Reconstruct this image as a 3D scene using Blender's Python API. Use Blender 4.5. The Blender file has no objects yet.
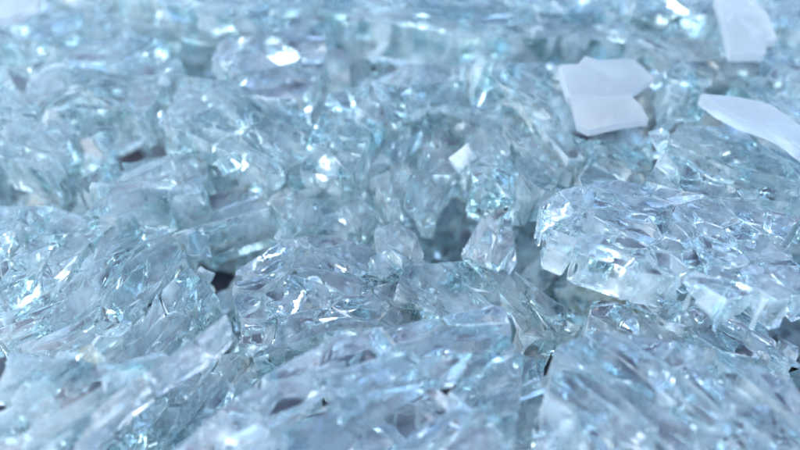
import bpy, math, random
import numpy as np
from mathutils import Vector, Matrix

random.seed(7)
rng = np.random.default_rng(7)
sc = bpy.context.scene
COL = sc.collection
R = math.radians

# ------------------------------------------------------------------ camera
PITCH, DIST, FOCUS_Z = R(36), 0.168, 0.034
CAM = Vector((0, -DIST * math.cos(PITCH), FOCUS_Z + DIST * math.sin(PITCH)))
FPX = 225 / math.tan(R(15))
FWD = Vector((0, math.cos(PITCH), -math.sin(PITCH)))
UP = Vector((0, math.sin(PITCH), math.cos(PITCH)))
cam = bpy.data.cameras.new("camera")
co = bpy.data.objects.new("camera", cam)
COL.objects.link(co)
co.location = CAM
co.rotation_euler = (R(90) - PITCH, 0, 0)
cam.sensor_width = 36
cam.lens = FPX / 800 * 36
cam.clip_start, cam.clip_end = 0.004, 200
cam.dof.use_dof = True
cam.dof.focus_distance = 0.141
cam.dof.aperture_fstop = 10
cam.dof.aperture_blades = 0
sc.camera = co

def ray(px, py):
    return (FWD + Vector((1, 0, 0)) * ((px - 400) / FPX) + UP * ((225 - py) / FPX))

def at(px, py, z):
    d = ray(px, py)
    return CAM + d * ((z - CAM.z) / d.z)

# ------------------------------------------------------------------ materials
def new_mat(name):
    m = bpy.data.materials.new(name)
    m.use_nodes = True
    nt = m.node_tree
    nt.nodes.clear()
    return m, nt, nt.nodes.new("ShaderNodeOutputMaterial")

def glass_mat(name, color, rough, bump, scale, dist=0.0006, stretch=(1, 1, 1), frost=0.0, patch=0, white=0.86, lo=0.45):
    m, nt, out = new_mat(name)
    g = nt.nodes.new("ShaderNodeBsdfGlass")
    g.distribution = 'GGX'
    g.inputs["Color"].default_value = (*color, 1)
    g.inputs["Roughness"].default_value = rough
    g.inputs["IOR"].default_value = 1.5
    if bump:
        tc = nt.nodes.new("ShaderNodeTexCoord")
        mp = nt.nodes.new("ShaderNodeMapping")
        mp.inputs["Scale"].default_value = stretch
        nz = nt.nodes.new("ShaderNodeTexNoise")
        nz.inputs["Scale"].default_value = scale
        nz.inputs["Detail"].default_value = 3
        bp = nt.nodes.new("ShaderNodeBump")
        bp.inputs["Strength"].default_value = bump
        bp.inputs["Distance"].default_value = dist
        nt.links.new(tc.outputs["Object"], mp.inputs["Vector"])
        nt.links.new(mp.outputs["Vector"], nz.inputs["Vector"])
        nt.links.new(nz.outputs["Fac"], bp.inputs["Height"])
        nt.links.new(bp.outputs["Normal"], g.inputs["Normal"])
    sh = g.outputs[0]
    if frost:
        d = nt.nodes.new("ShaderNodeBsdfDiffuse")
        d.inputs["Color"].default_value = (white * 0.93, white * 1.03, white * 1.05, 1)
        t = nt.nodes.new("ShaderNodeBsdfTranslucent")
        t.inputs["Color"].default_value = (white * 0.93, white * 1.03, white * 1.05, 1)
        a = nt.nodes.new("ShaderNodeMixShader")
        a.inputs[0].default_value = 0.5
        nt.links.new(d.outputs[0], a.inputs[1])
        nt.links.new(t.outputs[0], a.inputs[2])
        b = nt.nodes.new("ShaderNodeMixShader")
        if patch:
            n2 = nt.nodes.new("ShaderNodeTexNoise")
            n2.inputs["Scale"].default_value = patch
            n2.inputs["Detail"].default_value = 4
            r2 = nt.nodes.new("ShaderNodeMapRange")
            r2.inputs["From Min"].default_value = lo
            r2.inputs["From Max"].default_value = lo + 0.22
            r2.inputs["To Min"].default_value = 0.0
            r2.inputs["To Max"].default_value = frost
            gm = nt.nodes.new("ShaderNodeNewGeometry")
            m2 = nt.nodes.new("ShaderNodeMapping")
            m2.inputs["Scale"].default_value = (1, 1, 0.6)
            nt.links.new(gm.outputs["Position"], m2.inputs["Vector"])
            nt.links.new(m2.outputs["Vector"], n2.inputs["Vector"])
            nt.links.new(n2.outputs["Fac"], r2.inputs["Value"])
            nt.links.new(r2.outputs["Result"], b.inputs[0])
        b.inputs[0].default_value = frost
        nt.links.new(sh, b.inputs[1])
        nt.links.new(a.outputs[0], b.inputs[2])
        sh = b.outputs[0]
    nt.links.new(sh, out.inputs["Surface"])
    return m

TINT = (0.932, 0.986, 0.990)
M_FACE = glass_mat("clear_glass_face", TINT, 0.0, 0.2, 260, 0.0004, frost=0.19, patch=80, white=0.8)  # patchy pale haze put into the colour to brighten and soften the faces
M_FRAC = glass_mat("fractured_glass", TINT, 0.03, 0.35, 220, 0.0008, (1, 1, 0.3), frost=0.48, patch=240, lo=0.42)
M_CHIP = glass_mat("chipped_glass_edge", (0.97, 0.99, 0.99), 0.25, 0.6, 900, 0.0004, frost=0.8, patch=330)
M_LAV_SHEEN = glass_mat("lavender_sky_sheen", (0.962, 0.970, 0.99), 0.03, 0.25, 260, 0.0004, frost=0.08, patch=100, white=0.76)  # lavender sky reflection put into the face colour, with a faint painted veil
M_SEMI = glass_mat("milky_glass", (0.97, 0.985, 0.99), 0.12, 0.8, 350, 0.0008, frost=0.5, patch=300, white=0.7)
M_SKY_WHITE = glass_mat("sky_white_glass", (0.97, 0.98, 0.99), 0.2, 0.6, 160, 0.0012, frost=0.36, white=0.66)  # sky reflection of the flakes painted as a white diffuse colour

def ground_mat():
    m, nt, out = new_mat("dark_violet_stone")
    p = nt.nodes.new("ShaderNodeBsdfPrincipled")
    tc = nt.nodes.new("ShaderNodeTexCoord")
    nz = nt.nodes.new("ShaderNodeTexNoise")
    nz.inputs["Scale"].default_value = 220
    nz.inputs["Detail"].default_value = 6
    cr = nt.nodes.new("ShaderNodeValToRGB")
    cr.color_ramp.elements[0].color = (0.018, 0.019, 0.030, 1)
    cr.color_ramp.elements[1].color = (0.060, 0.058, 0.085, 1)
    nt.links.new(tc.outputs["Object"], nz.inputs["Vector"])
    nt.links.new(nz.outputs["Fac"], cr.inputs["Fac"])
    nt.links.new(cr.outputs["Color"], p.inputs["Base Color"])
    p.inputs["Roughness"].default_value = 0.75
    nt.links.new(p.outputs[0], out.inputs["Surface"])
    return m

# ------------------------------------------------------------------ fragment geometry
def loft(prof, depths, n):
    """prof: list of (N,2) rings; depths: z of each ring -> verts, faces, slot per face"""
    k = len(prof)
    v = np.concatenate([np.column_stack([prof[i], np.full(n, depths[i])]) for i in range(k)])
    f, s = [], []
    for i in range(k - 1):
        for j in range(n):
            j2 = (j + 1) % n
            f.append((i * n + j, (i + 1) * n + j, (i + 1) * n + j2, i * n + j2))
            s.append(2 if i in (0, k - 2) else 1)
    c0, c1 = len(v), len(v) + 1
    v = np.concatenate([v, [[*prof[0].mean(0), depths[0]], [*prof[-1].mean(0), depths[-1]]]])
    for j in range(n):
        j2 = (j + 1) % n
        f.append((c0, j, j2)); s.append(0)
        f.append((c1, (k - 1) * n + j2, (k - 1) * n + j)); s.append(0)
    return v, f, s

def build_mesh(name, v, f, s, mats, sharp=28):
    me = bpy.data.meshes.new(name)
    me.from_pydata(v.tolist(), [], f)
    for m in mats: me.materials.append(m)
    me.polygons.foreach_set("material_index", s)
    me.polygons.foreach_set("use_smooth", [True] * len(f))
    me.set_sharp_from_angle(angle=R(sharp))
    me.update()
    return me

MATS = [M_FACE, M_FRAC, M_CHIP]

def cell(seed, hp, poly, thick, bevel, ripple, nang=22, taper=0.0):
    """one fracture cell. hp: rows (phi, d, tilt, bow) of neighbour crack planes; poly: outline in plan or None"""
    phi, d, tilt, bow = hp.T if len(hp) else (np.zeros(0),) * 4
    def radial(th, depth):
        q = depth / thick
        r = np.full(len(th), 1e9); idx = np.full(len(th), -1)
        if len(phi):
            dd = d + tilt * (q - 0.0) + bow * math.sin(math.pi * q)
            c = np.cos(th[:, None] - phi[None, :])
            rr = np.where(c > 1e-3, dd[None, :] / np.maximum(c, 1e-3), 1e9)
            idx = rr.argmin(1); r = rr.min(1)
        if poly is not None:
            P = poly - seed; Q = np.roll(P, -1, 0); E = Q - P
            dx, dy = np.cos(th)[:, None], np.sin(th)[:, None]
            den = dx * E[None, :, 1] - dy * E[None, :, 0]
            den = np.where(abs(den) < 1e-12, 1e-12, den)
            t = (P[None, :, 0] * E[None, :, 1] - P[None, :, 1] * E[None, :, 0]) / den
            u = (P[None, :, 0] * dy - P[None, :, 1] * dx) / den
            t = np.where((t > 0) & (u >= -1e-9) & (u <= 1 + 1e-9), t, 1e9)
            tm = t.min(1) - taper * q * thick
            k = t.argmin(1) + 1000
            idx = np.where(tm < r, k, idx); r = np.minimum(r, tm)
        return np.maximum(r, 0.0004), idx
    dense = np.linspace(0, 2 * math.pi, 720, endpoint=False)
    _, idx = radial(dense, 0.0)
    ch = dense[idx != np.roll(idx, -1)] + math.pi / 720
    base = np.linspace(0, 2 * math.pi, nang, endpoint=False)
    keep = [b for b in base if len(ch) == 0 or np.min(np.abs((ch - b + math.pi) % (2 * math.pi) - math.pi)) > 0.09]
    th = np.sort(np.concatenate([keep, ch])); n = len(th)
    ph = rng.uniform(0, 6.28, 4); kk = rng.integers(2, 6, 2)
    prof, dep = [], []
    dlist = [0.0, bevel] + list(np.linspace(bevel, thick - bevel, 6)[1:-1]) + [thick - bevel, thick]
    for i, q in enumerate(dlist):
        r, _ = radial(th, q)
        if i in (0, len(dlist) - 1): r = np.maximum(r - bevel * rng.uniform(0.7, 1.3), 0.0003)
        else:
            w = ripple * (np.sin(kk[0] * th + ph[0] + q / thick * 5) * 0.6 + np.sin(kk[1] * 2 * th + ph[1] - q / thick * 9) * 0.4 - 1)
            r = np.maximum(r + w, 0.0003)
        prof.append(np.column_stack([r * np.cos(th), r * np.sin(th)]))
        dep.append(-q)
    return loft(prof, dep, n)

def props(o, label, cat, group=None, kind=None):
    if label: o["label"] = label
    if cat: o["category"] = cat
    if group: o["group"] = group
    if kind: o["kind"] = kind

def basis(n, spin=0.0):
    n = n.normalized()
    u = Vector((1, 0, 0)); u = (u - n * u.dot(n)).normalized()
    v = n.cross(u)
    return u, v, n

def inside(p, poly):
    x, y = p; c = False
    for (x1, y1), (x2, y2) in zip(poly, np.roll(poly, -1, 0)):
        if (y1 > y) != (y2 > y) and x < (x2 - x1) * (y - y1) / (y2 - y1) + x1: c = not c
    return c

def chunk(name, label, pix, z0, tx, ty, thick, size, aniso=1.0, adir=0.0, dome=0.0, cat="glass chunk",
          group="chunks of shattered pane that still hold together", gap=0.00005, jit=0.003, ripple=0.00009,
          mats=None, bevel=0.00014, taper=0.0, lean=0.0026, wave=0.25, warp=0.3):
    """a piece of shattered toughened pane. pix: outline of its upper face seen in the photo; z0: height of its middle;
    tx, ty: how far its face leans to the right / towards the viewer (degrees)"""
    pix = np.array(pix, float)
    cx, cy = pix.mean(0)
    P0 = at(cx, cy, z0)
    nrm = Vector((math.sin(R(tx)), -math.sin(R(ty)), 1.0)).normalized()
    u, v, n = basis(nrm)
    pts = []
    for x, y in pix:
        d = ray(x, y)
        t = (P0 - CAM).dot(n) / d.dot(n)
        w = CAM + d * t - P0
        pts.append((w.dot(u), w.dot(v)))
    poly = np.array(pts)
    # roughen the outline: a broken edge
    fine = []
    for a, b in zip(poly, np.roll(poly, -1, 0)):
        L = np.linalg.norm(b - a); m = max(1, int(L / 0.006))
        nn = np.array([-(b - a)[1], (b - a)[0]]) / max(L, 1e-9)
        for k in range(m):
            fine.append(a + (b - a) * k / m + (nn * rng.normal(0, 0.00035) if k else 0))
    poly = np.array(fine)
    lo, hi = poly.min(0), poly.max(0)
    # seeds
    size *= 1.3; aniso = 1 + (aniso - 1) * 1.6; dome *= 0.65
    if cy < 120: size *= 1.25
    ca, sa = math.cos(adir), math.sin(adir)
    A = np.array([[ca, sa], [-sa * aniso, ca * aniso]])      # metric: along adir cells are longer
    seeds = []
    tries = 0
    while tries < 1600 and len(seeds) < 95:
        p = lo + (hi - lo) * rng.random(2); tries += 1
        if not inside(p, poly): continue
        q = A @ p
        sz = size * (0.58 if tries < 500 else 0.42) * rng.uniform(0.6, 1.9)
        if all(np.linalg.norm(q - A @ s) > sz for s in seeds): seeds.append(p)
    if not seeds: seeds = [poly.mean(0)]
    seeds = np.array(seeds)
    root = bpy.data.objects.new(name, None)
    COL.objects.link(root)
    root.empty_display_size = 0.01
    rot = Matrix((u, v, n)).transposed()
    root.matrix_world = Matrix.LocRotScale(P0, rot.to_quaternion(), None)
    props(root, label, cat, group)
    ext = max(hi - lo) / 2
    wp = [(rng.uniform(0, 6.28), rng.uniform(0, 6.28), 6.28 / (size * rng.uniform(1.2, 3.5))) for _ in range(3)]
    nS = len(seeds)
    Wt = rng.normal(0, size * 0.10, nS)
    wk = [(rng.uniform(0, 6.28), rng.uniform(0, 6.28), rng.uniform(250, 520)) for _ in range(4)]
    T = rng.normal(0, lean, (nS, nS)); T = np.triu(T, 1); T = T - T.T
    Bw = rng.normal(0, lean * 0.5, (nS, nS)); Bw = np.triu(Bw, 1); Bw = Bw - Bw.T
    M2 = A.T @ A
    for i, s in enumerate(seeds):
        rows = []
        for j in range(nS):
            if j == i: continue
            dv = seeds[j] - s
            g = M2 @ dv                                   # bisector normal in the stretched metric
            gl = np.linalg.norm(g)
            dist = 0.5 * dv @ g / gl
            if dist > size * 4: continue
            dist = max(dist + Wt[i] - Wt[j], 0.12 * dist)
            rows.append((math.atan2(g[1], g[0]), dist - gap, T[i, j], Bw[i, j]))
        V, F, S = cell(s, np.array(rows) if rows else np.zeros((0, 4)), poly, thick * rng.uniform(0.93, 1.05), bevel * rng.uniform(0.3, 1.6), ripple, taper=taper)
        for a_, b_, k_ in wp:                                 # cracks wander: bend the whole crack pattern
            ph_ = k_ * (math.cos(a_) * (V[:, 0] + s[0]) + math.sin(a_) * (V[:, 1] + s[1])) + b_
            V[:, 0] -= math.sin(a_) * warp / k_ * np.sin(ph_)
            V[:, 1] += math.cos(a_) * warp / k_ * np.sin(ph_)
        # dome: the sheet sags over what lies below
        xy = V[:, :2] + s
        V[:, 2] -= dome * ((xy / ext) ** 2).sum(1) * ext
        for a_, b_, k_ in wk:
            V[:, 2] += wave / k_ * 0.06 * np.sin(k_ * (math.cos(a_) * xy[:, 0] + math.sin(a_) * xy[:, 1]) + b_)
        c = V.mean(0)
        me = build_mesh("fragment", V - c, F, S, mats or MATS)
        rim = np.min(np.linalg.norm(poly - s, axis=1)) < size * 0.36
        o = bpy.data.objects.new("edge_fragment" if rim else "fragment", me)
        COL.objects.link(o)
        o.parent = root
        o.location = (s[0] + c[0], s[1] + c[1], c[2])
        o.rotation_euler = rng.normal(0, jit, 3)
        if rim and mats is None and rng.random() < 0.2:
            # a small flake still clinging to the broken edge
            e = poly[np.argmin(np.linalg.norm(poly - s, axis=1))] - s
            CV, CF, CS = proto("cube" if rng.random() < 0.6 else "plate")
            f = bpy.data.objects.new("chip", build_mesh("chip", CV * rng.uniform(0.4, 0.7), CF, CS, mats or MATS))
            COL.objects.link(f)
            f.parent = o
            f.location = (e[0] * 1.0 - c[0], e[1] * 1.0 - c[1], -thick * rng.uniform(0.1, 0.8) - c[2])
            f.rotation_euler = rng.uniform(0, 6.28, 3)
    return root

# ------------------------------------------------------------------ setting
def sheet():
    me = bpy.data.meshes.new("ground")
    s = 4
    me.from_pydata([(-s, -s, 0), (s, -s, 0), (s, s, 0), (-s, s, 0)], [], [(0, 1, 2, 3)])
    me.materials.append(ground_mat())
    o = bpy.data.objects.new("ground", me)
    COL.objects.link(o)
    props(o, None, None, None, "structure")
sheet()

# ------------------------------------------------------------------ loose shard prototypes
def proto(kind):
    n = int(rng.integers(4, 7))
    ang = np.sort(np.linspace(0, 6.28, n, endpoint=False) + rng.uniform(-0.35, 0.35, n))
    if kind == "cube":
        r = rng.uniform(0.0030, 0.0042); th = rng.uniform(0.005, 0.0075); sx = 1
    elif kind == "splinter":
        r = rng.uniform(0.0016, 0.0023); th = rng.uniform(0.004, 0.006); sx = rng.uniform(4, 6)
    else:
        r = rng.uniform(0.0038, 0.0058); th = rng.uniform(0.003, 0.005); sx = rng.uniform(1.2, 2)
    rows = np.array([(a, r * rng.uniform(0.75, 1.2), rng.normal(0, 0.0008), rng.normal(0, 0.0004)) for a in ang])
    V, F, S = cell(np.zeros(2), rows, None, th, 0.0002, 0.00015, nang=16)
    V[:, 0] *= sx
    V = V - V.mean(0)
    return V, F, S

# ------------------------------------------------------------------ the bed of crushed glass under everything
def rubble(count):
    protos = [proto(k) for k in ("cube", "plate", "splinter", "cube", "plate", "cube") for _ in range(3)]
    vs, fs, ss, off = [], [], [], 0
    for i in range(count):
        y = rng.uniform(-0.09, 0.34)
        x = rng.uniform(-1, 1) * (0.13 + 0.3 * max(0, y + 0.09))
        V, F, S = protos[rng.integers(len(protos))]
        e = Matrix.Rotation(rng.uniform(0, 6.28), 3, 'Z') @ Matrix.Rotation(rng.normal(0, 0.6), 3, 'X') @ Matrix.Rotation(rng.normal(0, 0.6), 3, 'Y')
        W = V @ np.array(e).T
        W = W * rng.uniform(1.0, 1.6)
        z = rng.uniform(0.004, 0.019) + 0.03 * min(1, max(0, (y - 0.1) / 0.12))
        if y < -0.005 and rng.random() < 0.3: continue
        if y < 0.06 and rng.random() < 0.12: continue
        if y < -0.01 and i % 4: continue
        z = max(z, -W[:, 2].min() + 0.0005)
        W = W + np.array((x, y, z))
        vs.append(W); fs += [tuple(q + off for q in f) for f in F]; ss += S; off += len(V)
    me = build_mesh("crushed_glass", np.concatenate(vs), fs, ss, MATS)
    o = bpy.data.objects.new("crushed_glass", me)
    COL.objects.link(o)
    props(o, "bed of crushed clear glass crumbs lying under the larger chunks", "crushed glass", None, "stuff")
rubble(1700)

# ------------------------------------------------------------------ the big chunks
CHUNKS = [
 # label, outline in the photo, z0, lean right, lean to viewer, thickness, crack spacing, stretch, direction, dome
 ("wide lavender slab of crazed glass with a cyan broken edge along its front", "wide lavender slab",
  [(530,230),(545,200),(580,190),(640,184),(720,195),(812,216),(818,284),(760,292),(700,289),(676,272),(612,263),(555,246)], .051, 3, 4, .0066, .0095, 1.4, -15, .05),
 ("broad crazed slab with straight upright end and white glints, below the streaked block", "broad foreground slab",
  [(150,458),(250,382),(330,341),(420,319),(500,298),(512,303),(513,380),(508,458)], .046, 0, 9, .0085, .0145, 1.8, 20, .05),
 ("domed slab with long dark curved cracks, cut off by the bottom right corner", "domed corner slab",
  [(520,458),(522,400),(556,350),(600,335),(680,345),(800,374),(822,400),(822,458)], .045, 5, 8, .0085, .0145, 2.6, -40, .09),
 ("small rounded slab with an upright end, just in front of the wide lavender slab", "small rounded slab",
  [(584,333),(588,301),(640,294),(722,306),(818,345),(818,370),(690,343)], .039, 6, 6, .0085, .013, 1.8, -35, .08),
 ("lavender slab with looping cracks and a rounded corner, below the clear bar", "looping-crack slab",
  [(222,290),(240,262),(300,241),(345,232),(384,237),(391,262),(392,320),(330,336),(250,350),(226,338)], .040, 0, 8, .0085, .012, 1.5, 5, .08),
 ("pale slab crowded with fine slanting cracks, just behind the frosted white ridge", "slab of fine slanting cracks",
  [(-18,205),(60,197),(110,215),(190,237),(217,285),(220,306),(150,348),(60,343),(-18,333)], .041, 2, 10, .008, .012, 2.4, 55, .07),
 ("blurred pale blue slab in front of the frosted white ridge, in the bottom left corner", "bottom left slab",
  [(-18,340),(60,350),(138,356),(90,400),(40,458),(-18,458)], .045, 0, 12, .0075, .016, 2.2, 50, .05),
 ("long glass block with straight parallel streaks, running down behind the small rounded slab", "streaked block",
  [(386,262),(430,255),(482,264),(540,298),(588,318),(572,336),(515,348),(440,316),(396,298)], .038, 12, 6, .010, .018, 3.5, -35, 0),
 ("rounded rectangular block with a blunt end, beside the clear bar", "rounded rectangular block",
  [(60,226),(100,190),(150,172),(182,163),(194,171),(197,196),(150,212),(95,234)], .046, -4, 10, .010, .017, 1.6, 20, .05),
 ("clear bar of glass with a dark window in it, between rounded block and pointed lump", "clear bar",
  [(198,206),(268,181),(275,222),(207,246)], .042, -3, 14, .009, .030, 2.5, 20, 0),
 ("faceted lump with a pointed top, just behind the slab with looping cracks", "pointed lump",
  [(270,195),(298,173),(345,175),(370,203),(342,228),(288,226)], .044, 4, 18, .010, .011, 1.0, 0, .15),
 ("upright crazed block with a dark vertical crack, at the centre of the pile", "upright centre block",
  [(374,130),(420,107),(457,117),(467,165),(457,208),(402,204),(374,178)], .048, 5, 24, .009, .011, 1.3, 80, .06),
 ("crazed lump full of crossing white cracks, beside the upright centre block", "lump of crossing cracks",
  [(466,118),(520,98),(568,150),(556,182),(532,196),(500,206),(474,190)], .050, 6, 18, .009, .010, 1.4, -45, .10),
 ("leaning pale wedge against the end of the wide lavender slab", "leaning pale wedge",
  [(474,246),(508,214),(534,212),(528,236),(520,256),(497,272)], .043, -14, 20, .007, .02, 1.5, 40, 0),
 ("slab with many small bright cracks, directly behind the upright centre block", "slab of small bright cracks",
  [(312,90),(400,58),(470,70),(478,104),(418,102),(372,124),(368,168),(318,160)], .054, 0, 14, .009, .011, 1.3, -30, .08),
 ("pale ridged slab sloping down towards the centre, in front of the dense rounded mound", "pale ridged slab",
  [(142,112),(190,78),(262,88),(306,120),(310,160),(262,168),(205,148)], .052, 5, 14, .009, .012, 1.6, -30, .08),
 ("dense rounded mound of finely crazed glass near the upper left corner", "dense rounded mound",
  [(22,97),(30,66),(70,36),(120,25),(158,32),(180,58),(140,100),(95,116),(52,118)], .056, -4, 16, .009, .011, 2.0, 20, .14),
 ("blurred slab with a white glint behind the dense rounded mound, at the top edge", "glinting slab of the top edge",
  [(85,-14),(120,24),(165,30),(205,34),(250,12),(240,-14)], .058, -4, 12, .009, .013, 1.5, 20, .06),
 ("smooth lavender slab behind the pale ridged slab, near the top edge", "smooth lavender slab",
  [(195,55),(210,36),(262,10),(328,8),(322,55),(312,80),(240,74)], .058, -2, 14, .009, .017, 1.4, 0, .05),
 ("wide smooth pale blue slab along the middle of the top edge, above a teal slab", "wide smooth slab of the top edge",
  [(336,-16),(620,-16),(600,6),(560,30),(470,28),(380,22),(334,16)], .062, 2, 8, .010, .018, 2.2, 0, .04),
 ("small teal slab tucked under the wide smooth slab of the top edge", "small teal slab",
  [(335,30),(400,34),(470,42),(460,62),(395,52),(330,72)], .053, 0, 16, .008, .013, 1.5, 0, .05),
 ("long blurred slab sloping down behind the large white flake", "long blurred slab",
  [(535,36),(600,10),(650,12),(696,34),(712,62),(690,80),(640,52),(560,52)], .058, 6, 12, .009, .014, 2.2, -30, .08),
 ("slab of slanting streaks whose lower end meets the lower white flake", "slab of slanting streaks",
  [(480,76),(545,56),(562,84),(572,128),(612,150),(560,146),(520,96)], .055, 5, 16, .008, .010, 2.0, -50, .06),
 ("streaked slab under the long pale plate, behind the wide lavender slab", "streaked slab under the pale plate",
  [(648,150),(672,118),(712,118),(770,150),(818,170),(818,210),(720,190),(652,178)], .052, 5, 10, .009, .011, 2.4, -38, .06),
 ("teal slab between the lower white flake and the wide lavender slab", "teal slab below the lower white flake",
  [(572,136),(640,132),(642,176),(580,184),(566,164)], .049, 2, 12, .008, .013, 1.4, -10, .06),
 ("streaked slab behind the long pale plate at the right edge", "streaked slab behind the pale plate",
  [(660,72),(716,64),(818,112),(818,140),(742,92),(700,88),(668,104)], .055, 8, 12, .008, .011, 2.4, -35, .06),
 ("teal slab under the bright white flake of the top right corner", "teal slab of the top right",
  [(704,52),(762,50),(818,66),(818,104),(760,80),(712,62)], .056, 6, 14, .008, .013, 1.6, -20, .06),
 ("glossy stack of clear glass at the left edge, beside a dark gap", "glossy clear stack",
  [(-18,113),(26,112),(52,116),(56,142),(40,170),(-18,172)], .050, -4, 14, .010, .016, 2.2, 0, .05),
 ("pale slab cut off by the left edge, just behind the glossy clear stack", "pale slab at the left edge",
  [(-18,50),(18,58),(18,98),(50,108),(-18,106)], .053, -4, 14, .008, .013, 1.5, 20, .06),
 ("pale crumbly slab behind the rounded rectangular block, beside two dark gaps", "pale crumbly slab",
  [(64,180),(100,166),(140,166),(200,152),(262,170),(200,178),(180,160),(140,172),(90,192)], .044, 0, 12, .008, .010, 1.6, 20, .06),
 ("blurred teal slab just under the white flake of the top left corner", "teal slab of the top left",
  [(-18,14),(30,12),(78,0),(84,22),(60,34),(26,56),(-18,46)], .056, -4, 14, .008, .014, 1.5, 20, .05),
 ("low dark slab with tall blade like cracks in the hollow behind the broad foreground slab", "low dark slab of the hollow",
  [(80,458),(115,415),(160,380),(212,346),(240,346),(335,336),(260,384),(175,446),(165,458)], .033, 0, 8, .0075, .011, 2.2, 60, .04),
 ("small clear angular block in the hollow just below the upright centre block", "small angular block",
  [(364,214),(384,205),(402,218),(412,246),(388,262),(366,238)], .043, 8, 16, .009, .012, 1.0, 0, .02),
 ("row of blurred slabs behind the bright white flake, at the end of the top edge", "blurred slab of the top corner",
  [(600,-70),(860,-70),(860,20),(800,30),(740,10),(640,6)], .062, 4, 6, .009, .014, 1.6, -20, .05),
 ("far pale slab cut off by the top edge, behind the smooth lavender slab", "far slab of the top edge",
  [(30,-60),(330,-60),(326,4),(250,8),(120,-6)], .064, 0, 6, .009, .014, 1.6, 10, .05),
 ("narrow upright block wedged low in the crevice between the broad foreground slab and domed slab", "narrow crevice block",
  [(498,380),(520,352),(552,350),(548,400),(540,458),(500,458)], .036, 4, 14, .009, .010, 1.6, 70, .02),
]
NEAR = []
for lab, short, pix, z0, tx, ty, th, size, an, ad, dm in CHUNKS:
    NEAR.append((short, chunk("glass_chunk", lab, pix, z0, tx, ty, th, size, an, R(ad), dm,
                              mats=[M_LAV_SHEEN, M_FRAC, M_CHIP] if "lavender" in short or short in ("looping-crack slab", "leaning pale wedge", "broad foreground slab", "domed corner slab", "small rounded slab") else None)))  # these slabs carry the lavender sky sheen in their face colour

FL = [M_SKY_WHITE] * 3
chunk("white_ridge", "thick frosted white ridge of glass, in front of the slab of fine slanting cracks",
      [(70,446),(100,402),(160,362),(205,329),(226,311),(232,325),(215,345),(160,378),(115,415)], .048, 10, 25, .006, .016, 1, R(30), .1,
      group="frosted pieces on the pile", cat="glass chunk", mats=[M_SEMI] * 3, warp=0, lean=0.001)
for lab, pix, z0, tx, ty in [  # flat glass flakes; their white is painted sky reflection
 ("large sky-reflecting white flake folded into two faces, right of the middle near the top", [(560,62),(578,64),(584,57),(598,62),(634,57),(656,76),(642,86),(632,93),(596,92),(571,90)], .060, 6, 20),
 ("lower sky-reflecting white flake with a pointed right corner, directly below the two faced white flake", [(570,94),(600,96),(630,94),(642,106),(650,118),(590,128),(578,122)], .057, -4, 30),
 ("bright sky-reflecting white flake near the top right corner", [(716,47),(724,22),(718,-10),(752,-8),(762,8),(780,34),(768,36),(769,48)], .064, 2, 18),
 ("long pale sky-reflecting plate sloping down to the right at the right edge", [(703,88),(736,92),(770,102),(818,128),(818,152),(790,138),(742,118),(722,106)], .060, 6, 12),
 ("sky-reflecting white flake cut off by the top left corner", [(-16,-14),(38,-14),(34,2),(10,16),(-16,18)], .064, -4, 16)]:
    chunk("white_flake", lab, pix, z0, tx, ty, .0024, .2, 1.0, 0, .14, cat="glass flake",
          group="frosted pieces on the pile", mats=[M_SKY_WHITE] * 3, warp=0, lean=0.0004, wave=1.5)



# ------------------------------------------------------------------ loose crumbs and splinters lying in the joints and on the chunks
from mathutils.bvhtree import BVHTree
bpy.context.view_layer.update()
bv, bf = [], []
for o in COL.objects:
    if o.type == 'MESH' and o.name != "ground":
        off = len(bv)
        bv += [o.matrix_world @ q.co for q in o.data.vertices]
        bf += [tuple(i + off for i in p.vertices) for p in o.data.polygons]
tree = BVHTree.FromPolygons(bv, bf)
def height(x, y):
    h = tree.ray_cast(Vector((x, y, 0.2)), Vector((0, 0, -1)))
    return h[0].z if h[0] else 0.0
WORDS = {"cube": "small clear chunky crumb of glass", "plate": "flat clear flake of glass", "splinter": "thin clear splinter of glass"}
PROTOS = {k: [build_mesh("glass_" + k, *proto(k), MATS) for _ in range(8)] for k in WORDS}
n_loose = 0
def loose(kind, x, y, z, e, sc_=1.0, label=None, name=None):
    o = bpy.data.objects.new(name or {"cube": "glass_crumb", "plate": "glass_flake", "splinter": "glass_splinter"}[kind], PROTOS[kind][rng.integers(8)])
    COL.objects.link(o)
    o.location = (x, y, z); o.rotation_euler = e; o.scale = (sc_,) * 3
    if label is None:
        near = min(NEAR, key=lambda q: (q[1].location - o.location).length)[0]
        label = f"{WORDS[kind]} lying by the {near}"
    props(o, label, {"cube": "glass crumb", "plate": "glass flake", "splinter": "glass splinter"}[kind], "loose crumbs and splinters between the chunks")
    return o
cand = 0
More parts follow.
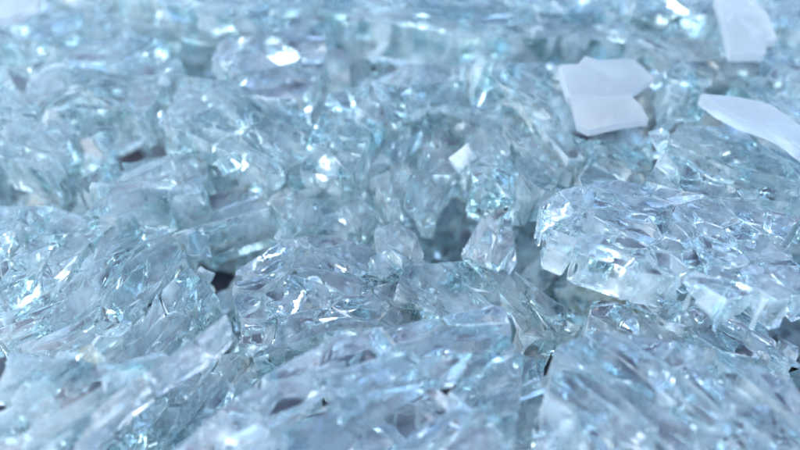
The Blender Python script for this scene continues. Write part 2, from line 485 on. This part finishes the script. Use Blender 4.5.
while n_loose < 130 and cand < 6000:
    cand += 1
    px, py = rng.uniform(-10, 810), rng.uniform(-6, 455)
    p = at(px, py, 0.045)
    h = height(p.x, p.y)
    hs = [height(p.x + 0.008 * math.cos(a), p.y + 0.008 * math.sin(a)) for a in np.linspace(0, 6.28, 8, endpoint=False)]
    low = sum(hs) / 8 - h
    if low < 0.004 and not (abs(low) < 0.0015 and rng.random() < 0.05): continue
    kind = ("cube", "plate", "splinter")[rng.choice(3, p=(.45, .25, .30))]
    z = h + 0.0025 + max(0, low) * rng.uniform(0.0, 0.8)
    loose(kind, p.x, p.y, z, (rng.normal(0, .6), rng.normal(0, .5), rng.uniform(0, 6.28)), rng.uniform(0.3, 0.7))
    n_loose += 1
print("loose", n_loose, cand)

# ------------------------------------------------------------------ light
SUN_EL, SUN_AZ = R(52), R(-112)       # azimuth measured from +Y towards +X
w = bpy.data.worlds.new("World"); sc.world = w
w.use_nodes = True
nt = w.node_tree
bg = nt.nodes["Background"]
sky = nt.nodes.new("ShaderNodeTexSky")
sky.sky_type = 'NISHITA'
sky.sun_disc = False
sky.sun_elevation = SUN_EL
sky.sun_rotation = SUN_AZ
sky.air_density, sky.dust_density, sky.ozone_density = 1.0, 1.5, 1.7
nt.links.new(sky.outputs[0], bg.inputs["Color"])
bg.inputs["Strength"].default_value = 0.12
L = bpy.data.lights.new("sun", 'SUN')
L.energy = 0.5
L.angle = R(70)
L.color = (1.0, 0.98, 0.96)
lo = bpy.data.objects.new("sun", L)
COL.objects.link(lo)
dirv = Vector((math.sin(SUN_AZ) * math.cos(SUN_EL), math.cos(SUN_AZ) * math.cos(SUN_EL), math.sin(SUN_EL)))
lo.rotation_euler = dirv.to_track_quat('Z', 'Y').to_euler()

sc.view_settings.view_transform = 'Standard'
sc.view_settings.look = 'None'
sc.view_settings.exposure = 2.24
sc.view_settings.gamma = 1
cy = sc.cycles
cy.max_bounces = 32
cy.transmission_bounces = 32
cy.glossy_bounces = 24
cy.diffuse_bounces = 4
cy.sample_clamp_indirect = 12
cy.caustics_reflective = cy.caustics_refractive = True
cy.blur_glossy = 0.3
cy.use_denoising = True
cy.denoiser = 'OPENIMAGEDENOISE'
